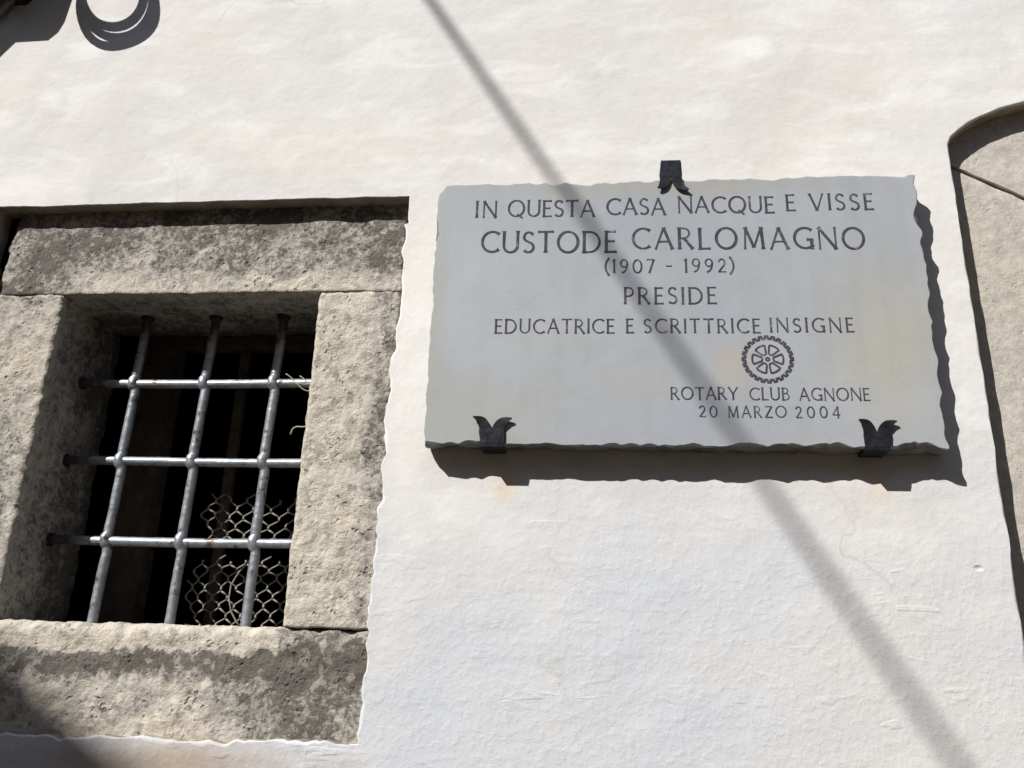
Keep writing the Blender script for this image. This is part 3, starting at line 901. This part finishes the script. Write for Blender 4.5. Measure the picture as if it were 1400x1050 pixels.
# gear wheel emblem
bm = bmesh.new()
ec = xz(1049.5, 491, PLQ_Y)
er = (xz(1084, 491, PLQ_Y).x - xz(1015, 491, PLQ_Y).x) / 2
pts = []
NT = 24
for k in range(NT):
    for da, rr in ((-0.30, 0.90), (-0.17, 1.0), (0.17, 1.0), (0.30, 0.90)):
        a = 2 * math.pi * (k + da) / NT
        pts.append((rr * math.cos(a), rr * math.sin(a)))
pts.append(pts[0])
def thin(pts, w):
    """an even outline"""
    lay_count[0] += 1
    y = PLQ_Y - 0.0004 - 0.00009 * (lay_count[0] % 5)
    P = [Vector(p) for p in pts[:-1]]
    n = len(P); nr = normals2(P)
    o = [bm.verts.new((ec.x + (p.x + q.x*w/2) * er, y, ec.y + (p.y + q.y*w/2) * er)) for p, q in zip(P, nr)]
    i_ = [bm.verts.new((ec.x + (p.x - q.x*w/2) * er, y, ec.y + (p.y - q.y*w/2) * er)) for p, q in zip(P, nr)]
    for k in range(n):
        bm.faces.new((o[k], o[(k+1) % n], i_[(k+1) % n], i_[k]))
thin(pts, 0.115)
for k in range(6):
    a0 = math.radians(60 * k)
    L_ = []
    for q in range(9):
        a = a0 + math.radians(-21 + 42 * q / 8)
        L_.append((0.615 * math.cos(a), 0.615 * math.sin(a)))
    L_ += [(0.245 * math.cos(a0 + 0.32), 0.245 * math.sin(a0 + 0.32)), (0.215 * math.cos(a0), 0.215 * math.sin(a0)), (0.245 * math.cos(a0 - 0.32), 0.245 * math.sin(a0 - 0.32))]
    L_.append(L_[0])
    thin(L_, 0.075)
thin(arc(0, 0, 0.065, 0.065, 0, 360, 14), 0.075)
obj('emblem', bm, M_letter, plaque)

# ------------------------------------------------------------------ iron clamps
def clamp(label, stem, fork, tips, up, base_px, halfw):
    """a fishtail clamp: flat bar out of the wall, bent over the plaque's face and split in two curling tongues"""
    yf = PLQ_Y - 0.0022
    bm = bmesh.new()
    th = 0.0030
    S = at(*base_px, yf)          # where the bar meets the face plane, outside the plaque's edge
    Fk = at(*fork, yf)
    sgn = 1 if up else -1
    hw = halfw
    def slab_strip(secs):
        """sections of (left, right) points at the back; thickness towards the viewer"""
        R2 = []
        for (l, r, t) in secs:
            R2.append([bm.verts.new(c) for c in (l, r, r + Vector((0, -t, 0)), l + Vector((0, -t, 0)))])
        for a, b in zip(R2, R2[1:]):
            for k in range(4):
                bm.faces.new((a[k], a[(k+1) % 4], b[(k+1) % 4], b[k]))
        bm.faces.new(R2[0]); bm.faces.new(R2[-1][::-1])
    # body from the base to the fork
    secs = []
    for i in range(5):
        f = i / 4
        c = S.lerp(Fk, f)
        w = hw * (1.0 + 0.10 * f)
        secs.append((c + Vector((-w, 0, 0)), c + Vector((w, 0, 0)), th))
    slab_strip(secs)
    # the two tongues
    for k, tip in enumerate(tips):
        Tp = at(*tip, yf - 0.0045)
        s = -1 if k == 0 else 1
        w0 = hw * 1.08
        secs = []
        N = 9
        for i in range(N + 1):
            f = i / N
            start = Fk + Vector((s * w0 * 0.5, 0, 0))
            ctrl = start + Vector((s * hw * 0.02, 0, sgn * abs(Tp.z - Fk.z) * 0.80))
            c = start * (1-f)**2 + ctrl * 2*f*(1-f) + Tp * f*f
            d = (ctrl - start) * 2*(1-f) + (Tp - ctrl) * 2*f
            d.normalize()
            nn = Vector((d.z, 0, -d.x)) * (1 if up else -1)
            w = w0 * 0.5 * (1 - 0.38 * f) * (1.0 if f < 0.6 else 1.0 - 0.85 * ((f - 0.6) / 0.4) ** 1.2)
            back = c.copy()
            back.y = yf - 0.0045 * f ** 2.0
            secs.append((back - nn * w, back + nn * w, th * (1 - 0.25 * f)))
        slab_strip(secs)
    # the shank back into the wall
    zz = S.z
    e = 0.0004
    add_box(bm, (S.x - hw * 0.96, yf - th + e, min(zz, zz - sgn * 0.005)), (S.x + hw * 0.96, 0.03, max(zz, zz - sgn * 0.005)) )
    bmesh.ops.bevel(bm, geom=[ed for ed in bm.edges if ed.calc_length() > 0.002 and len(ed.link_faces) == 2 and ed.calc_face_angle(0) > 0.7], offset=0.0006, segments=1, affect='EDGES')
    o = obj('iron_clamp', bm, M_iron)
    tag(o, label, 'clamp', 'iron clamps holding the plaque')
clamp('black iron fishtail clamp gripping the top edge of the marble plaque', None, (917,242), [(899,257),(942,259)], False, (917,223), 0.0205)
clamp('black iron fishtail clamp under the left end of the plaque', None, (672,590), [(647,570),(700,572)], True, (673,607), 0.0215)
clamp('black iron fishtail clamp under the plaque below the founding date at its right end', None, (1199,594), [(1174,574),(1226,576)], True, (1200,612), 0.0215)

# ------------------------------------------------------------------ junction box, conduit and coiled cable at the top left
bt = 0.096
outl = [(-8,8),(36,7),(50,-4),(58,-18),(74,-60),(74,-210),(-160,-210),(-160,46),(-44,44)]
bm = bmesh.new()
fr_ = [at(px, py, 0) for px, py in outl]
f0 = [bm.verts.new((p.x, -bt, p.z)) for p in fr_]
f1 = [bm.verts.new((p.x, 0.01, p.z)) for p in fr_]
bm.faces.new(f0); bm.faces.new(f1[::-1])
for i in range(len(f0)):
    bm.faces.new((f0[i], f0[(i+1) % len(f0)], f1[(i+1) % len(f0)], f1[i]))
bmesh.ops.bevel(bm, geom=list(bm.edges), offset=0.002, segments=2, affect='EDGES')
tag(obj('junction_box', bm, M_iron), 'dark metal junction box cut off by the top edge above the conduit', 'junction box')
bm = bmesh.new()
add_tube(bm, [at(px, py, 0) + Vector((0, -0.016, 0)) for px, py in ((-160,186),(-110,136),(-50,76),(4,22),(20,6),(30,-4))], 0.0125, 14)
tag(obj('conduit', bm, M_pipe), 'grey steel conduit pipe slanting across the top left corner', 'pipe')
bm = bmesh.new()
pts = []
loops = ((155,-7,42,44),(160,3,48,49),(161,11,52,53))
for k, (cx, cy, rx, ry) in enumerate(loops):
    for q in range(36):
        f = (k * 36 + q) / (36.0 * len(loops))
        a = 2 * math.pi * q / 36 + math.pi / 2
        g = min(1.0, q / 35.0)
        nx_ = loops[min(k + 1, 2)]
        h_ = max(0.0, (g - 0.75) / 0.25)
        X = (cx + rx * math.cos(a)) * (1 - h_) + (nx_[0] + nx_[2] * math.cos(a)) * h_
        Y = (cy - ry * math.sin(a)) * (1 - h_) + (nx_[1] - nx_[3] * math.sin(a)) * h_
        X += 1.5 * nz(k * 3 + q * 0.13, 0, 0, 1, 3)
        p = at(X, Y + (3.0 * math.sin(a * 3 + k) if k == 2 else 0))
        pts.append(p - SUN * (0.085 + 0.006 * k))
add_tube(bm, pts, [0.0095 + 0.0008 * nz(q * 0.2, 0, 0, 1, 2) for q in range(len(pts))], 8)
add_tube(bm, [pts[0], pts[0] + Vector((-0.01, 0.02, 0.05)), Vector((pts[0].x - 0.02, 0.02, pts[0].z + 0.09))], 0.006, 8)
tag(obj('cable_coil', bm, M_cable), 'coil of black cable casting the ring shaped shadow at the top left', 'cable coil')

# ------------------------------------------------------------------ overhead cable whose shadow crosses the plaque
tA, tB = 2.05, 3.7
A0, B0 = at(588, 0), at(1314, 1050)
A3, B3 = A0 - SUN * tA, B0 - SUN * tB
dirc = B3 - A3
u0 = -tA / (tB - tA); u1 = (5.05 - tA) / (tB - tA)
bm = bmesh.new()
pts = []
for i in range(61):
    u = u0 + (u1 - u0) * i / 60
    p = A3 + dirc * u
    pts.append(p)
add_tube(bm, pts, 0.0095, 8)
cab = obj('overhead_cable', bm, M_cable)
tag(cab, 'black overhead cable crossing the street and shading the plaque diagonally', 'cable')

# ------------------------------------------------------------------ the street and the houses behind the photographer
bm = bmesh.new()
S_ = 60
bm.faces.new([bm.verts.new(c) for c in ((-S_, -S_, 0), (S_, -S_, 0), (S_, S_, 0), (-S_, S_, 0))])
st = obj('street', bm, M_paving)
tag(st, kind='structure')
OY = -5.05
qa, qb = at(0, 878) - SUN * (-OY), at(185, 1050) - SUN * (-OY)
gs = (qb.z - qa.z) / (qb.x - qa.x)
gz = lambda x: qa.z + gs * (x - qa.x)
def far_house(name, prof, depth, wins, label):
    """prof: the street gable as (x, z); extruded away from the street"""
    t = thing(name, label, 'house')
    bm = bmesh.new()
    f0 = [bm.verts.new((x, OY, z)) for x, z in prof]
    f1 = [bm.verts.new((x, OY - depth, z)) for x, z in prof]
    bm.faces.new(f0); bm.faces.new(f1[::-1])
    n = len(prof)
    roof = []
    for i in range(n):
        f = bm.faces.new((f0[i], f0[(i+1) % n], f1[(i+1) % n], f1[i]))
    obj('wall', bm, M_facade, t)
    for (x, z, w, h) in wins:
        bm = bmesh.new()
        add_box(bm, (x, OY - 0.05, z), (x + w, OY + 0.03, z + h))
        obj('shutter', bm, M_timber, t)
    return t
xr_g = qb.x + 0.35
ridge = qa.x - 2.6
g1 = far_house('gabled_house', [(ridge - 4.5, 0), (xr_g, 0), (xr_g, gz(xr_g)), (ridge, gz(ridge)), (ridge - 4.5, gz(ridge) - 3.5)], 8, [(ridge - 2, 3.4, 0.9, 1.3), (ridge + 0.4, 3.4, 0.9, 1.3), (ridge - 2, 1.0, 0.9, 1.3)], 'tall gabled stone house across the street behind the photographer')
g2 = far_house('added_low_house', [(xr_g + 0.01, 0), (xr_g + 14, 0), (xr_g + 14, 4.8), (xr_g + 0.01, 4.8)], 8, [(xr_g + 1.5, 3.0, 0.9, 1.3), (xr_g + 4, 3.0, 0.9, 1.3), (xr_g + 6.5, 3.0, 0.9, 1.3), (xr_g + 1.5, 0.9, 0.9, 1.3)], 'unseen lower flat-topped stone house added across the street, height set for bounced light')  # added unseen house, kept low so sun bounces off the paving
